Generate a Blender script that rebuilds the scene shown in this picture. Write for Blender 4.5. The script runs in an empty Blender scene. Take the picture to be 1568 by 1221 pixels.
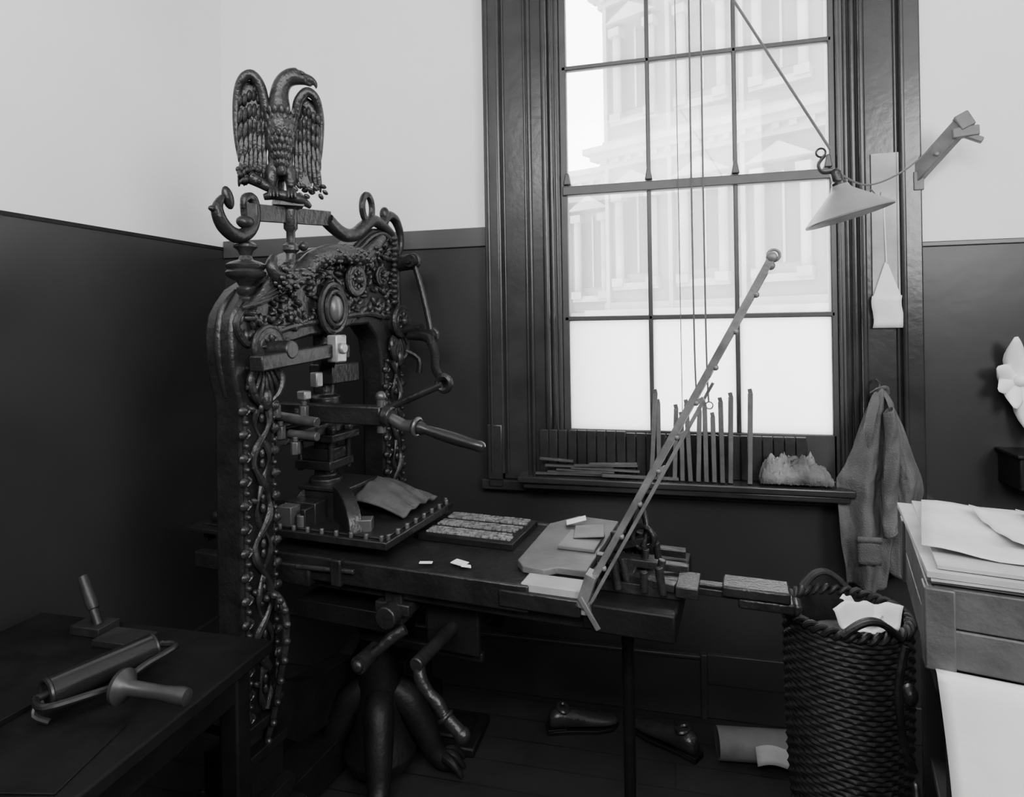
import bpy, bmesh, math, random
from mathutils import Matrix, Vector, noise
random.seed(7)
V=Vector
# ---------------------------------------------------------------- materials
def mat(name,val,rough=.5,metal=0.0,var=.25,scale=8,bump=.0,bscale=60,spec=.5,dark=None):
    m=bpy.data.materials.new(name);m.use_nodes=True
    nt=m.node_tree;b=nt.nodes['Principled BSDF']
    tc=nt.nodes.new('ShaderNodeTexCoord')
    n=nt.nodes.new('ShaderNodeTexNoise');n.inputs['Scale'].default_value=scale;n.inputs['Detail'].default_value=6
    nt.links.new(tc.outputs['Object'],n.inputs['Vector'])
    cr=nt.nodes.new('ShaderNodeValToRGB')
    a=val*(1-var);c=val*(1+var)
    cr.color_ramp.elements[0].position=.3;cr.color_ramp.elements[1].position=.7
    cr.color_ramp.elements[0].color=(a,a,a,1);cr.color_ramp.elements[1].color=(c,c,c,1)
    nt.links.new(n.outputs['Fac'],cr.inputs['Fac']);nt.links.new(cr.outputs['Color'],b.inputs['Base Color'])
    b.inputs['Roughness'].default_value=rough;b.inputs['Metallic'].default_value=metal
    b.inputs['Specular IOR Level'].default_value=spec
    if bump:
        n2=nt.nodes.new('ShaderNodeTexNoise');n2.inputs['Scale'].default_value=bscale;n2.inputs['Detail'].default_value=4
        nt.links.new(tc.outputs['Object'],n2.inputs['Vector'])
        bp=nt.nodes.new('ShaderNodeBump');bp.inputs['Strength'].default_value=bump;bp.inputs['Distance'].default_value=.01
        nt.links.new(n2.outputs['Fac'],bp.inputs['Height']);nt.links.new(bp.outputs['Normal'],b.inputs['Normal'])
    return m
IRON=mat('cast_iron',.016,.34,.2,.35,14,.35,50,spec=.45)
IRON2=mat('cast_iron_relief',.026,.32,.25,.4,25,.3,90,spec=.5)
STEEL=mat('worn_steel',.42,.32,.75,.3,20,.15,80)
DARK=mat('dark_iron',.007,.5,.0,.3,12,.2,60,spec=.25)
WOODD=mat('dark_wood',.018,.42,0,.4,9,.15,40,spec=.35)
TABLE=mat('ink_stained_wood',.006,.6,0,.5,9,.15,40,spec=.15)
WOODM=mat('mid_wood',.065,.55,0,.35,12,.2,50)
FRIS=mat('frisket_iron',.13,.42,.2,.4,14,.2,50)
HAND=mat('turned_wood_handle',.015,.25,0,.3,10)
PLAST=mat('upper_wall_paint',.80,.8,0,.04,1.6,.06,14)
WAIN=mat('wainscot_paint',.027,.34,0,.18,1.8,.12,9,spec=.35)
WAINB=mat('wainscot_rail_paint',.055,.35,0,.12,3)
CASE=mat('window_varnish',.026,.24,0,.35,5,.08,30,spec=.5)
SASH=mat('sash_paint',.038,.42,0,.2,8)
PAPER=mat('paper',.78,.75,0,.08,7,.1,30)
PAPER2=mat('grey_paper',.34,.75,0,.25,8,.1,30)
CLOTH=mat('coat_cloth',.105,.95,0,.25,7,.5,180,spec=.15)
RAG=mat('rag_cloth',.15,.95,0,.5,14,.5,90,spec=.2)
WICK=mat('wicker',.018,.5,0,.45,35,.2,90,spec=.35)
SHADE=mat('lamp_enamel',.18,.45,0,.12,9)
CEIL=mat('ceiling_paint',.7,.85,0,.05,2)
LEATH=mat('shoe_leather',.025,.3,0,.5,12,.2,60)
STONE=mat('facade_stone',.14,.9,0,.3,1.0)
STONT=mat('facade_trim',.21,.9,0,.25,2)
STOND=mat('facade_window_dark',.04,.6,0,.25,2)
CORD=mat('cord',.10,.8,0,.1,20)
TYPE=mat('type_metal',.22,.45,.3,.6,60,.6,160)
PLANED=mat('planed_wood_block',.32,.5,0,.2,9)
# floor boards
FLOOR=bpy.data.materials.new('floor_boards');FLOOR.use_nodes=True
nt=FLOOR.node_tree;b=nt.nodes['Principled BSDF'];tc=nt.nodes.new('ShaderNodeTexCoord')
br=nt.nodes.new('ShaderNodeTexBrick');br.inputs['Scale'].default_value=1;br.inputs['Brick Width'].default_value=2.6;br.inputs['Row Height'].default_value=.13
br.inputs['Mortar Size'].default_value=.003
br.inputs['Color1'].default_value=(.024,.024,.024,1);br.inputs['Color2'].default_value=(.031,.031,.031,1);br.inputs['Mortar'].default_value=(.009,.009,.009,1)
nn=nt.nodes.new('ShaderNodeTexNoise');nn.inputs['Scale'].default_value=7;nn.inputs['Detail'].default_value=8
mx=nt.nodes.new('ShaderNodeMixRGB');mx.blend_type='MULTIPLY';mx.inputs[0].default_value=.7
nt.links.new(tc.outputs['Object'],br.inputs['Vector']);nt.links.new(tc.outputs['Object'],nn.inputs['Vector'])
nt.links.new(br.outputs['Color'],mx.inputs[1]);nt.links.new(nn.outputs['Fac'],mx.inputs[2]);nt.links.new(mx.outputs[0],b.inputs['Base Color'])
b.inputs['Roughness'].default_value=.6;b.inputs['Specular IOR Level'].default_value=.3
# clear (dusty) pane + whitened pane
GLASS=bpy.data.materials.new('dusty_pane');GLASS.use_nodes=True;nt=GLASS.node_tree;nt.nodes.clear()
o=nt.nodes.new('ShaderNodeOutputMaterial');mxs=nt.nodes.new('ShaderNodeMixShader');tr=nt.nodes.new('ShaderNodeBsdfTransparent');gl=nt.nodes.new('ShaderNodeBsdfGlossy');gl.inputs['Roughness'].default_value=.02
mx2=nt.nodes.new('ShaderNodeMixShader');tl=nt.nodes.new('ShaderNodeBsdfTranslucent');tl.inputs[0].default_value=(.95,.95,.95,1);mx2.inputs[0].default_value=.11
tr.inputs[0].default_value=(.97,.97,.97,1);mxs.inputs[0].default_value=.05
nt.links.new(tr.outputs[0],mx2.inputs[1]);nt.links.new(tl.outputs[0],mx2.inputs[2])
nt.links.new(mx2.outputs[0],mxs.inputs[1]);nt.links.new(gl.outputs[0],mxs.inputs[2]);nt.links.new(mxs.outputs[0],o.inputs[0])
FROST=bpy.data.materials.new('whitened_pane');FROST.use_nodes=True;nt=FROST.node_tree;nt.nodes.clear()
o=nt.nodes.new('ShaderNodeOutputMaterial');mxs=nt.nodes.new('ShaderNodeMixShader');tr=nt.nodes.new('ShaderNodeBsdfTranslucent');df=nt.nodes.new('ShaderNodeBsdfDiffuse')
tr.inputs[0].default_value=(.95,.95,.95,1);df.inputs[0].default_value=(.85,.85,.85,1);mxs.inputs[0].default_value=.1
nt.links.new(tr.outputs[0],mxs.inputs[1]);nt.links.new(df.outputs[0],mxs.inputs[2]);nt.links.new(mxs.outputs[0],o.inputs[0])
# ---------------------------------------------------------------- builder
def smoothpts(pts,k=6,closed=False):
    P=[V(p) for p in pts];n=len(P);out=[]
    rng=n if closed else n-1
    for i in range(rng):
        p0=P[(i-1)%n] if (closed or i>0) else P[0]
        p1=P[i];p2=P[(i+1)%n]
        p3=P[(i+2)%n] if (closed or i+2<n) else P[-1]
        for j in range(k):
            t=j/k
            out.append(.5*((2*p1)+(-p0+p2)*t+(2*p0-5*p1+4*p2-p3)*t*t+(-p0+3*p1-3*p2+p3)*t*t*t))
    if not closed: out.append(P[-1])
    return out
def basis(d):
    d=V(d).normalized();u=V((0,0,1)) if abs(d.z)<.9 else V((1,0,0))
    a=d.cross(u).normalized();b=d.cross(a).normalized();return a,b,d
class M:
    def __init__(s): s.bm=bmesh.new()
    def box(s,c,size,rot=(0,0,0)):
        R=Matrix.Rotation(rot[2],4,'Z')@Matrix.Rotation(rot[1],4,'Y')@Matrix.Rotation(rot[0],4,'X')
        bmesh.ops.create_cube(s.bm,size=1,matrix=Matrix.Translation(c)@R@Matrix.Diagonal((*size,1)));return s
    def bb(s,x0,x1,y0,y1,z0,z1):
        return s.box(((x0+x1)/2,(y0+y1)/2,(z0+z1)/2),(x1-x0,y1-y0,z1-z0))
    def beam(s,a,b,w,h):
        a=V(a);b=V(b);A,B,D=basis(b-a)
        R=Matrix((A,B,D)).transposed().to_4x4()
        bmesh.ops.create_cube(s.bm,size=1,matrix=Matrix.Translation((a+b)/2)@R@Matrix.Diagonal((w,h,(b-a).length,1)));return s
    def rings(s,rs,close=False,cap=True):
        n=len(rs[0]);vs=[[s.bm.verts.new(p) for p in r] for r in rs]
        m=len(vs)
        for i in range(m if close else m-1):
            A=vs[i];B=vs[(i+1)%m]
            for j in range(n): s.bm.faces.new((A[j],A[(j+1)%n],B[(j+1)%n],B[j]))
        if cap and not close:
            s.bm.faces.new(vs[0][::-1]);s.bm.faces.new(vs[-1])
        return s
    def cyl(s,a,b,r1,r2=None,n=18):
        r2=r1 if r2 is None else r2
        return s.tube([a,b],[r1,r2],n,k=0)
    def tube(s,pts,r,n=10,k=5,closed=False,flat=1.0):
        P=[V(p) for p in pts];m0=len(P)
        rl=r if isinstance(r,(list,tuple)) else [r]*m0
        if k:
            Q=smoothpts(P,k,closed)
            R=[]
            for i in range(len(Q)):
                t=i/k;i0=int(t)%m0;i1=(i0+1)%m0 if closed else min(i0+1,m0-1);R.append(rl[i0]*(1-(t-int(t)))+rl[i1]*(t-int(t)))
        else: Q=P;R=list(rl)
        rs=[];pa=None
        for i,p in enumerate(Q):
            if closed: d=Q[(i+1)%len(Q)]-Q[i-1]
            else: d=Q[min(i+1,len(Q)-1)]-Q[max(i-1,0)]
            d.normalize()
            if pa is None: a,b,_=basis(d)
            else:
                a=pa-d*pa.dot(d)
                a.normalize();b=d.cross(a).normalized()
            pa=a
            rs.append([p+(a*math.cos(q)+b*math.sin(q)*flat)*R[i] for q in [2*math.pi*j/n for j in range(n)]])
        return s.rings(rs,close=closed)
    def lathe(s,prof,o=(0,0,0),axis=(0,0,1),n=24):
        a,b,d=basis(axis);o=V(o)
        return s.rings([[o+d*t+(a*math.cos(q)+b*math.sin(q))*max(r,.0004) for q in [2*math.pi*j/n for j in range(n)]] for r,t in prof])
    def ell(s,c,rad,rot=(0,0,0),u=12,v=8):
        R=Matrix.Rotation(rot[2],4,'Z')@Matrix.Rotation(rot[1],4,'Y')@Matrix.Rotation(rot[0],4,'X')
        if not hasattr(rad,'__len__'): rad=(rad,)*3
        bmesh.ops.create_uvsphere(s.bm,u_segments=u,v_segments=v,radius=1,matrix=Matrix.Translation(c)@R@Matrix.Diagonal((*rad,1)));return s
    def torus(s,c,R,r,axis=(0,0,1),n=24,m=8,sq=1.0):
        a,b,d=basis(axis);c=V(c)
        return s.tube([c+a*math.cos(t)*R+b*math.sin(t)*R*sq for t in [2*math.pi*i/n for i in range(n)]],r,m,k=0,closed=True)
    def prism(s,pts,f,d0,d1):
        A=[s.bm.verts.new(f(p[0],p[1],d0)) for p in pts];B=[s.bm.verts.new(f(p[0],p[1],d1)) for p in pts];n=len(pts)
        s.bm.faces.new(A[::-1]);s.bm.faces.new(B)
        for i in range(n): s.bm.faces.new((A[i],A[(i+1)%n],B[(i+1)%n],B[i]))
        return s
    def grid(s,f,nu,nv):
        vs=[[s.bm.verts.new(f(i/nu,j/nv)) for i in range(nu+1)] for j in range(nv+1)]
        for j in range(nv):
            for i in range(nu): s.bm.faces.new((vs[j][i],vs[j][i+1],vs[j+1][i+1],vs[j+1][i]))
        return s
    def done(s,name,m,parent=None,bevel=0,remesh=0,solid=0,sub=0,ang=40,loc=None,rot=None):
        bmesh.ops.recalc_face_normals(s.bm,faces=s.bm.faces)
        me=bpy.data.meshes.new(name);s.bm.to_mesh(me);s.bm.free()
        ob=bpy.data.objects.new(name,me);bpy.context.collection.objects.link(ob);me.materials.append(m)
        for p in me.polygons: p.use_smooth=True
        me.set_sharp_from_angle(angle=math.radians(ang))
        if parent: ob.parent=parent
        if loc: ob.location=loc
        if rot: ob.rotation_euler=rot
        if solid:
            q=ob.modifiers.new('s','SOLIDIFY');q.thickness=solid;q.offset=0
        if remesh:
            q=ob.modifiers.new('r','REMESH');q.mode='VOXEL';q.voxel_size=remesh;q.use_smooth_shade=True
            q=ob.modifiers.new('m','SMOOTH');q.factor=.5;q.iterations=3
        if bevel:
            q=ob.modifiers.new('b','BEVEL');q.width=bevel;q.segments=2;q.limit_method='ANGLE'
        if sub:
            q=ob.modifiers.new('u','SUBSURF');q.levels=sub;q.render_levels=sub
        return ob
def empty(name,loc=(0,0,0),rz=0,parent=None,rot=None):
    e=bpy.data.objects.new(name,None);bpy.context.collection.objects.link(e);e.location=loc;e.rotation_euler=rot or (0,0,rz)
    e.empty_display_size=.05
    if parent:e.parent=parent
    return e
# ---------------------------------------------------------------- room shell
XL,YB,XR,YF,ZC=-2.12,2.66,2.6,-1.9,3.7
M().bb(XL-.15,XR+.15,YF-.15,YB+.25,-.1,0).done('floor',FLOOR)
M().bb(XL-.15,XR+.15,YF-.15,YB+.25,ZC,ZC+.1).done('ceiling',CEIL)
M().bb(XL-.15,XL,YF-.15,YB+.25,0,ZC).done('wall_left',PLAST)
M().bb(XR,XR+.15,YF-.15,YB+.25,0,ZC).done('wall_right',PLAST)
M().bb(XL,XR,YF-.15,YF,0,ZC).done('wall_front',PLAST)
ox0,ox1,oz0,oz1=-.47,.67,.95,3.24
M().bb(XL,ox0,YB,YB+.25,0,ZC).bb(ox1,XR,YB,YB+.25,0,ZC).bb(ox0,ox1,YB,YB+.25,0,oz0).bb(ox0,ox1,YB,YB+.25,oz1,ZC).done('wall_back',PLAST)
M().bb(XL,XL+.008,YF,YB,0,2.0).done('trim_wainscot_left',WAIN)
M().bb(XL+.008,XL+.012,YF,YB-.01,1.985,2.0).done('trim_wainscot_edge',DARK)
M().bb(XR-.008,XR,YF,YB,0,1.9).done('trim_wainscot_right',WAIN)
M().bb(XL+.008,XR-.008,YF,YF+.008,0,1.9).done('trim_wainscot_front',WAIN)
w=M().bb(XL+.008,-.77,YB-.008,YB,0,2.03).bb(-.77,.92,YB-.008,YB,0,.90).bb(.92,XR,YB-.008,YB,0,1.88)
w.done('trim_wainscot_back',WAIN)
M().bb(XL+.008,-.77,YB-.02,YB-.008,1.945,2.03).bb(.92,XR,YB-.016,YB-.008,1.865,1.885).done('trim_wainscot_rail',WAINB,bevel=.004)
M().bb(XL+.03,.11,YB-.028,YB-.008,0,.235).bb(XL+.03,.11,YB-.034,YB-.008,.235,.25).bb(.11,XR,YB-.024,YB-.008,0,.14).done('baseboard_back',WAIN,bevel=.004)
M().bb(.105,.13,YB-.04,YB-.008,0,.26).bb(.13,.55,YB-.03,YB-.008,.14,.26).done('trim_access_panel',WAIN,bevel=.003)
M().bb(XL+.008,XL+.028,YF,YB-.03,0,.235).done('baseboard_left',WAIN,bevel=.004)
# ---------------------------------------------------------------- window
win=empty('window_1',(0,YB,0))
c=M()
for x0,x1 in ((-.765,-.70),(.855,.915)):
    c.bb(x0,x1,-.055,0,.90,3.45)
for x0,x1 in ((-.70,-.50),(.72,.855)): c.bb(x0,x1,-.032,0,.93,3.45)
c.bb(-.765,.915,-.055,0,3.38,3.52).bb(-.70,.86,-.032,0,3.22,3.38)
c.done('casing',CASE,win,bevel=.006)
c=M()
for x,r,y in ((-.70,.010,-.045),(-.68,.006,-.034),(-.585,.006,-.034),(-.565,.010,-.034),(-.50,.014,-.028),(-.475,.010,-.016),(-.455,.007,-.008),(.855,.010,-.045),(.835,.006,-.034),(.722,.012,-.03),(.695,.012,-.016),(.672,.010,-.01),(.652,.007,-.006),(-.745,.007,-.056)):
    c.cyl((x,y,.96),(x,y,3.4),r,n=10)
c.done('mouldings',CASE,win)
c=M()
c.bb(-.50,-.44,-.012,.05,.96,3.24).bb(.64,.72,-.012,.05,.96,3.24).bb(-.47,.67,0,.05,3.2,3.26)
c.bb(-.44,-.41,.0,.045,.97,3.22).bb(.615,.64,.0,.045,.97,3.22)
c.bb(-.43,.63,.0,.045,.97,1.15)
for z,h in ((1.62,.02),(2.165,.04),(2.69,.02)): c.bb(-.43,.63,.0 if h<.03 else -.01,.03,z-h/2,z+h/2)
for x in (-.07,.27): c.bb(x-.009,x+.009,.0,.03,1.15,3.2)
for x in (-.07,.27,-.41,.61): c.prism([(x-.016,2.19),(x+.016,2.19),(x+.007,2.24),(x-.007,2.24)],lambda a,z,y:(a,y,z),-.012,.02)
c.bb(-.43,.63,0,.03,3.18,3.22)
c.done('sash_frame',SASH,win,bevel=.004)
M().bb(-.42,.62,.014,.0142,1.63,3.19).done('panes_clear',GLASS,win)
M().bb(-.42,.62,.012,.016,1.15,1.612).done('panes_whitened',FROST,win)
c=M().bb(-.80,.95,-.05,0,.885,.93).bb(-.62,.66,-.13,.02,.94,.968).bb(-.60,.645,-.115,-.05,.915,.94).bb(-.768,-.70,-.060,0,.93,1.17)
c.done('sill',CASE,win,bevel=.006)
c=M()
for i in range(26):
    x=-.54+i*.0405
    c.bb(x,x+.037,-.045,-.03,.970,1.145+(.006 if i<9 else 0))
c.bb(-.545,.515,-.03,-.018,.970,1.13)
c.done('beadboard_strip',WOODD,win,bevel=.003)
c=M()
for x in (.10,.145): c.tube([(x,-.05,3.2),(x-.002,-.05,2.2),(x,-.055,1.5),(x+.006,-.05,1.28)],.004,6,4)
c.torus((.153,-.05,1.265),.014,.003,(0,1,0),16,6)
c.cyl((.045,-.02,3.2),(.05,-.02,1.2),.002,n=6)
c.done('sash_cords',CORD,win)
# ---------------------------------------------------------------- outside buildings
fb=empty('building_facade',(0,0,0))
def facade(x0,y0,x1,y1,z0,z1,floors,cols,nm):
    L=math.hypot(x1-x0,y1-y0);ang=math.atan2(y1-y0,x1-x0)
    e=empty(nm,(x0,y0,0),ang,fb)
    M().bb(0,L,.0,1.5,z0,z1).done('wall_mass',STONE,e)
    fh=(z1-z0)/floors;a=M();d=M()
    for f in range(floors):
        zb=z0+f*fh
        a.bb(-.35,L+.1,-.42,0,zb+fh-.12,zb+fh).bb(-.25,L+.1,-.30,0,zb+fh-.24,zb+fh-.12).bb(-.1,L+.1,-.16,0,zb+fh-.42,zb+fh-.24).bb(-.05,L,-.12,0,zb,zb+.15)
        k=int(L/.28)
        for i in range(k): a.bb(i*.28,i*.28+.12,-.26,0,zb+fh-.34,zb+fh-.24)
        cw=L/cols
        for i in range(cols):
            xc=(i+.5)*cw
            arch=[(xc-.2*cw,zb+.22*fh),(xc+.2*cw,zb+.22*fh)]+[(xc+.2*cw*math.cos(t),zb+.60*fh+.2*cw*math.sin(t)) for t in [math.pi*j/8 for j in range(9)]]
            d.prism(arch,lambda x,z,y:(x,y,z),-.02,.0)
            for s in (-1,1):
                a.cyl((xc+s*.27*cw,-.12,zb+.18*fh),(xc+s*.27*cw,-.12,zb+.66*fh),.085,n=10)
                a.bb(xc+s*.27*cw-.12,xc+s*.27*cw+.12,-.25,0,zb+.66*fh,zb+.71*fh).bb(xc+s*.27*cw-.12,xc+s*.27*cw+.12,-.25,0,zb+.14*fh,zb+.19*fh)
            a.prism([(xc-.40*cw,zb+.74*fh),(xc+.40*cw,zb+.74*fh),(xc,zb+.74*fh+.3)],lambda x,z,y:(x,y,z),-.28,0)
            a.bb(xc-.02,xc+.02,-.05,0,zb+.22*fh,zb+.7*fh).bb(xc-.36*cw,xc+.36*cw,-.2,0,zb+.12*fh,zb+.16*fh)
            a.bb(xc-.5*cw,xc-.44*cw,-.14,0,zb,zb+fh)
    a.done('stone_trim',STONT,e);d.done('openings',STOND,e)
facade(-1.15,13,7.5,8.6,-8,15,7,7,'main_block')
facade(-5.5,15.2,-1.0,13.6,-8,4.9,4,4,'low_wing')
# ================================================================= PRESS
pr=empty('iron_hand_press',(-1.248,1.698,0),math.radians(-6.5))
st=empty('staple',(0,-.05,0),0,pr)
f=lambda y,z,x:(x,y,z)
staple=[(-.20,.0),(-.20,.10),(-.085,.22),(-.070,.40),(-.065,1.38),(-.080,1.43),(-.095,1.50),(-.098,1.59),(-.088,1.64),(-.065,1.675),(-.025,1.72),(.05,1.76),(.13,1.805),(.21,1.85),(.29,1.875),(.37,1.888),(.45,1.893),(.52,1.91),(.58,1.95),(.64,1.99),(.72,2.0),(.79,1.985),(.835,1.93),(.85,1.84),(.87,1.66),(.89,1.60),(.88,1.50),(.845,1.44),(.84,.4),(.86,.22),(.92,.10),(.92,.0),(.70,0),(.70,1.42),(.67,1.55),(.60,1.61),(.50,1.605),(.38,1.58),(.25,1.57),(.15,1.55),(.09,1.50),(.065,1.40),(.065,0)]
M().prism(staple,f,-.05,.05).done('staple_frame',IRON,st,bevel=.010)
M().tube([(-.0,-.066,1.40),(-.0,-.082,1.46),(-.0,-.094,1.54),(-.0,-.090,1.61),(-.0,-.070,1.67),(-.0,-.025,1.713)],[.008,.011,.012,.012,.011,.009],10,5).done('shoulder_bead',IRON,st)
inner=[(-.08,1.60),(-.06,1.65),(.05,1.735),(.2,1.82),(.37,1.865),(.52,1.885),(.62,1.95),(.72,1.975),(.79,1.93),(.81,1.8),(.80,1.66),(.70,1.64),(.60,1.65),(.45,1.64),(.2,1.61),(.05,1.58),(-.03,1.55)]
M().tube([(.055,y,z) for y,z in inner],.011,8,3,closed=True).done('head_border',IRON2,st)
def inside(p,poly):
    x,y=p;r=False
    for i in range(len(poly)):
        a=poly[i];b2=poly[i-1]
        if (a[1]>y)!=(b2[1]>y) and x<(b2[0]-a[0])*(y-a[1])/(b2[1]-a[1])+a[0]: r=not r
    return r
m=M();k=0
while k<330:
    y=random.uniform(-.12,.82);z=random.uniform(1.54,1.98)
    if inside((y,z),inner):
        L=random.uniform(.010,.026)
        m.ell((.054,y,z),(.012,L,L*.45),(random.uniform(0,3.14),random.uniform(-.4,.4),0),8,6);k+=1
m.done('head_leaf_relief',IRON2,st)
m=M()
sp=[(.09,.035,1.815),(.10,.015,1.785),(.105,.045,1.755),(.10,.09,1.745),(.10,.14,1.765),(.10,.20,1.815),(.10,.29,1.85),(.10,.40,1.86),(.10,.50,1.86),(.09,.58,1.90),(.08,.66,1.95)]
m.tube(sp,[.012,.018,.024,.028,.032,.034,.034,.033,.03,.026,.018],12,6)
for i in range(90):
    t=i/90*(len(sp)-3)+1.5;i0=int(t);p=V(sp[i0]).lerp(V(sp[i0+1]),t-i0)
    q=random.uniform(-1.6,1.2);m.ell(p+V((math.cos(q)*.031,0,math.sin(q)*.031)),(.008,.011,.009),(0,0,0),6,5)
m.done('great_lever_serpent',IRON2,st)
m=M()
def rosette(m,c,R,p=8):
    c=V(c);m.torus(c,R,R*.16,(1,0,0),24,8);m.torus(c+V((.006,0,0)),R*.66,R*.10,(1,0,0),20,6)
    m.cyl(c-V((.03,0,0)),c+V((.008,0,0)),R*.95,n=24);m.ell(c+V((.012,0,0)),(R*.35,R*.32,R*.32))
    for i in range(p):
        a=2*math.pi*i/p;m.ell(c+V((.010,math.cos(a)*R*.48,math.sin(a)*R*.48)),(.008,R*.2,R*.11),(a,0,0),8,6)
rosette(m,(.075,.485,1.775),.055);rosette(m,(.08,.02,1.545),.058);rosette(m,(.08,.80,1.62),.06);rosette(m,(.075,.66,1.80),.035)
m.torus((.075,.345,1.665),.070,.012,(1,0,0),28,8,1.2);m.torus((.085,.345,1.665),.050,.009,(1,0,0),28,8,1.2)
m.done('rosettes',IRON2,st)
M().ell((.085,.345,1.665),(.022,.032,.046),(0,0,0),24,16).done('oval_boss',mat('boss_iron',.10,.35,.3),st)
m=M()
for i in range(6):
    m.tube([(.075,-.08+i*.012,1.66+i*.004),(.085,-.02+i*.006,1.675+i*.012),(.085,.055,1.70+i*.013)],[.006,.009,.005],8,4)
for yc,zc in ((.02,1.47),(.80,1.55)):
    for i in range(-3,4):
        m.ell((.065,yc+i*.018,zc-.02-.012*(3-abs(i))),(.012,.010,.05-.004*abs(i)),(i*.22,0,0),8,8)
    m.ell((.07,yc,zc-.085),(.016,.02,.035))
    for s in (-1,1):
        m.tube([(.06,yc+s*.015,zc-.10),(.07,yc+s*.05,zc-.07),(.07,yc+s*.065,zc-.02),(.065,yc+s*.045,zc+.01)],[.006,.012,.012,.006],8,4)
m.done('acanthus_leaves',IRON2,st)
def column(yc,z0,z1,nm):
    m=M();m.bb(.05,.060,yc-.055,yc+.055,z0,z1)
    m.done(nm+'_panel',DARK,st,bevel=.004)
    m=M();n=int((z1-z0)/.034)
    for s in (-1,1):
        for i in range(n+1):
            z=z0+(z1-z0)*i/n
            big=i%2==0
            m.ell((.060,yc+s*(.066 if big else .056),z),(.011,.017 if big else .009,.014 if big else .009),(0,0,0),8,6)
            if big: m.tube([(.062,yc+s*.058,z-.012),(.066,yc+s*.046,z),(.062,yc+s*.056,z+.014)],.005,6,3)
        m.cyl((.055,yc+s*.056,z0),(.055,yc+s*.056,z1),.006,n=8)
    nseg=int((z1-z0)/.012)
    for s,r0,am in ((1,.0105,.032),(-1,.007,.026)):
        pts=[(.066+.005*math.cos(i*.012*2*math.pi/.14+(0 if s>0 else math.pi)),yc+s*am*math.sin(i*.012*2*math.pi/.27),z0+i*.012) for i in range(nseg+1)]
        m.tube(pts,[r0+.003*math.sin(i*.7) for i in range(nseg+1)],8,1)
    z=z0+.06;k=0
    while z<z1-.02:
        for dz in (0,.03,.06):
            m.ell((.066,yc,z+dz),(.008,.009,.015),(0,0,0),8,6)
        s=1 if k%2 else -1
        m.ell((.066,yc+s*.034,z+.03),(.009,.015,.009),(.7*s,0,0),8,6);m.ell((.066,yc-s*.030,z-.01),(.009,.013,.007),(-.6*s,0,0),8,6);z+=.135;k+=1
    m.done(nm+'_caduceus',IRON2,st)
column(0,.46,1.36,'near_column');column(.77,.46,1.46,'far_column')
m=M()
for i in range(13):
    z=1.70+i*.022;m.ell((.065,.775,z),(.014,.022 if i%2==0 else .013,.012),(0,0,0),8,6)
m.done('far_column_beads',IRON2,st)
m=M();pts=[(.05,.0,.78),(.10,.0,.81),(.14,.0,.77),(.145,.0,.68),(.12,.0,.56),(.09,.0,.43),(.055,.0,.33)]
m.tube(pts,[.008,.010,.011,.011,.011,.010,.009],8,5)
Q=smoothpts(pts,2)
for q in Q: m.ell(q+V((.012,-.010,0)),(.012,.011,.011),(0,0,0),8,6)
m.tube([(x,.77,z) for x,y,z in pts],[.008,.010,.011,.011,.011,.010,.009],8,5)
m.done('studded_scroll_brackets',IRON2,st)
m=M()
for yc in (-.02,.80):
    m.bb(-.20,.20,yc-.09,yc+.09,.0,.10).bb(-.16,.16,yc-.075,yc+.075,.10,.19).bb(-.10,.12,yc-.085,yc+.085,.19,.24)
    m.bb(-.08,.08,yc-.075,yc+.075,.24,.34)
    m.bb(-.07,.09,yc-.085,yc+.085,.34,.37).bb(-.07,.085,yc-.08,yc+.08,.42,.45)
m.bb(-.08,.06,.0,.80,.02,.14)
m.prism([(.06,.34),(.06,.62),(.09,.64),(.14,.46),(.24,.40),(.5,.36),(.68,.46),(.72,.62),(.72,.34),(.6,.22),(.39,.18),(.2,.22)],f,-.05,.02)
# low moulded pedestal with splayed claw feet under the bed
m.lathe([(0,.05),(.12,.05),(.13,.09),(.11,.14),(.085,.20),(.075,.30),(.06,.42),(.07,.52),(.11,.60),(.14,.62),(.14,.64),(0,.64)],(.18,.44,0),n=28)
m.bb(.02,.38,.20,.66,.64,.70)
for ang in (-60,20,110,200):
    a=math.radians(ang);ux,uy=math.cos(a),math.sin(a)
    m.tube([(.18+ux*r,.44+uy*r,z) for r,z in ((.05,.30),(.10,.26),(.15,.17),(.19,.08),(.23,.04),(.26,.035))],[.045,.052,.048,.038,.034,.026],12,4)
    for da in (-.35,0,.35):
        m.tube([(.18+ux*.21,.44+uy*.21,.06),(.18+math.cos(a+da*.4)*.26,.44+math.sin(a+da*.4)*.26,.055),(.18+math.cos(a+da*.5)*.30,.44+math.sin(a+da*.5)*.30,.012)],[.022,.018,.007],8,4)
m.done('base_frame',DARK,st,bevel=.006)
m=M().lathe([(0,1.66),(.026,1.66),(.028,1.675),(.019,1.68),(.027,1.69),(.027,1.70),(.019,1.705),(.027,1.715),(.027,1.73),(.02,1.735),(.028,1.748),(.045,1.757),(.056,1.766),(.058,1.775),(.05,1.783),(.056,1.79),(.057,1.797),(.045,1.805),(.022,1.812),(.016,1.825),(.022,1.84),(.034,1.85),(.034,1.857),(.02,1.866),(0,1.868)],(.04,-.075,-.008),n=28)
for z in (1.63,1.645,1.66): m.torus((.04,-.075,z),.022,.008)
m.done('urn_finial',IRON2,pr)
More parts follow.
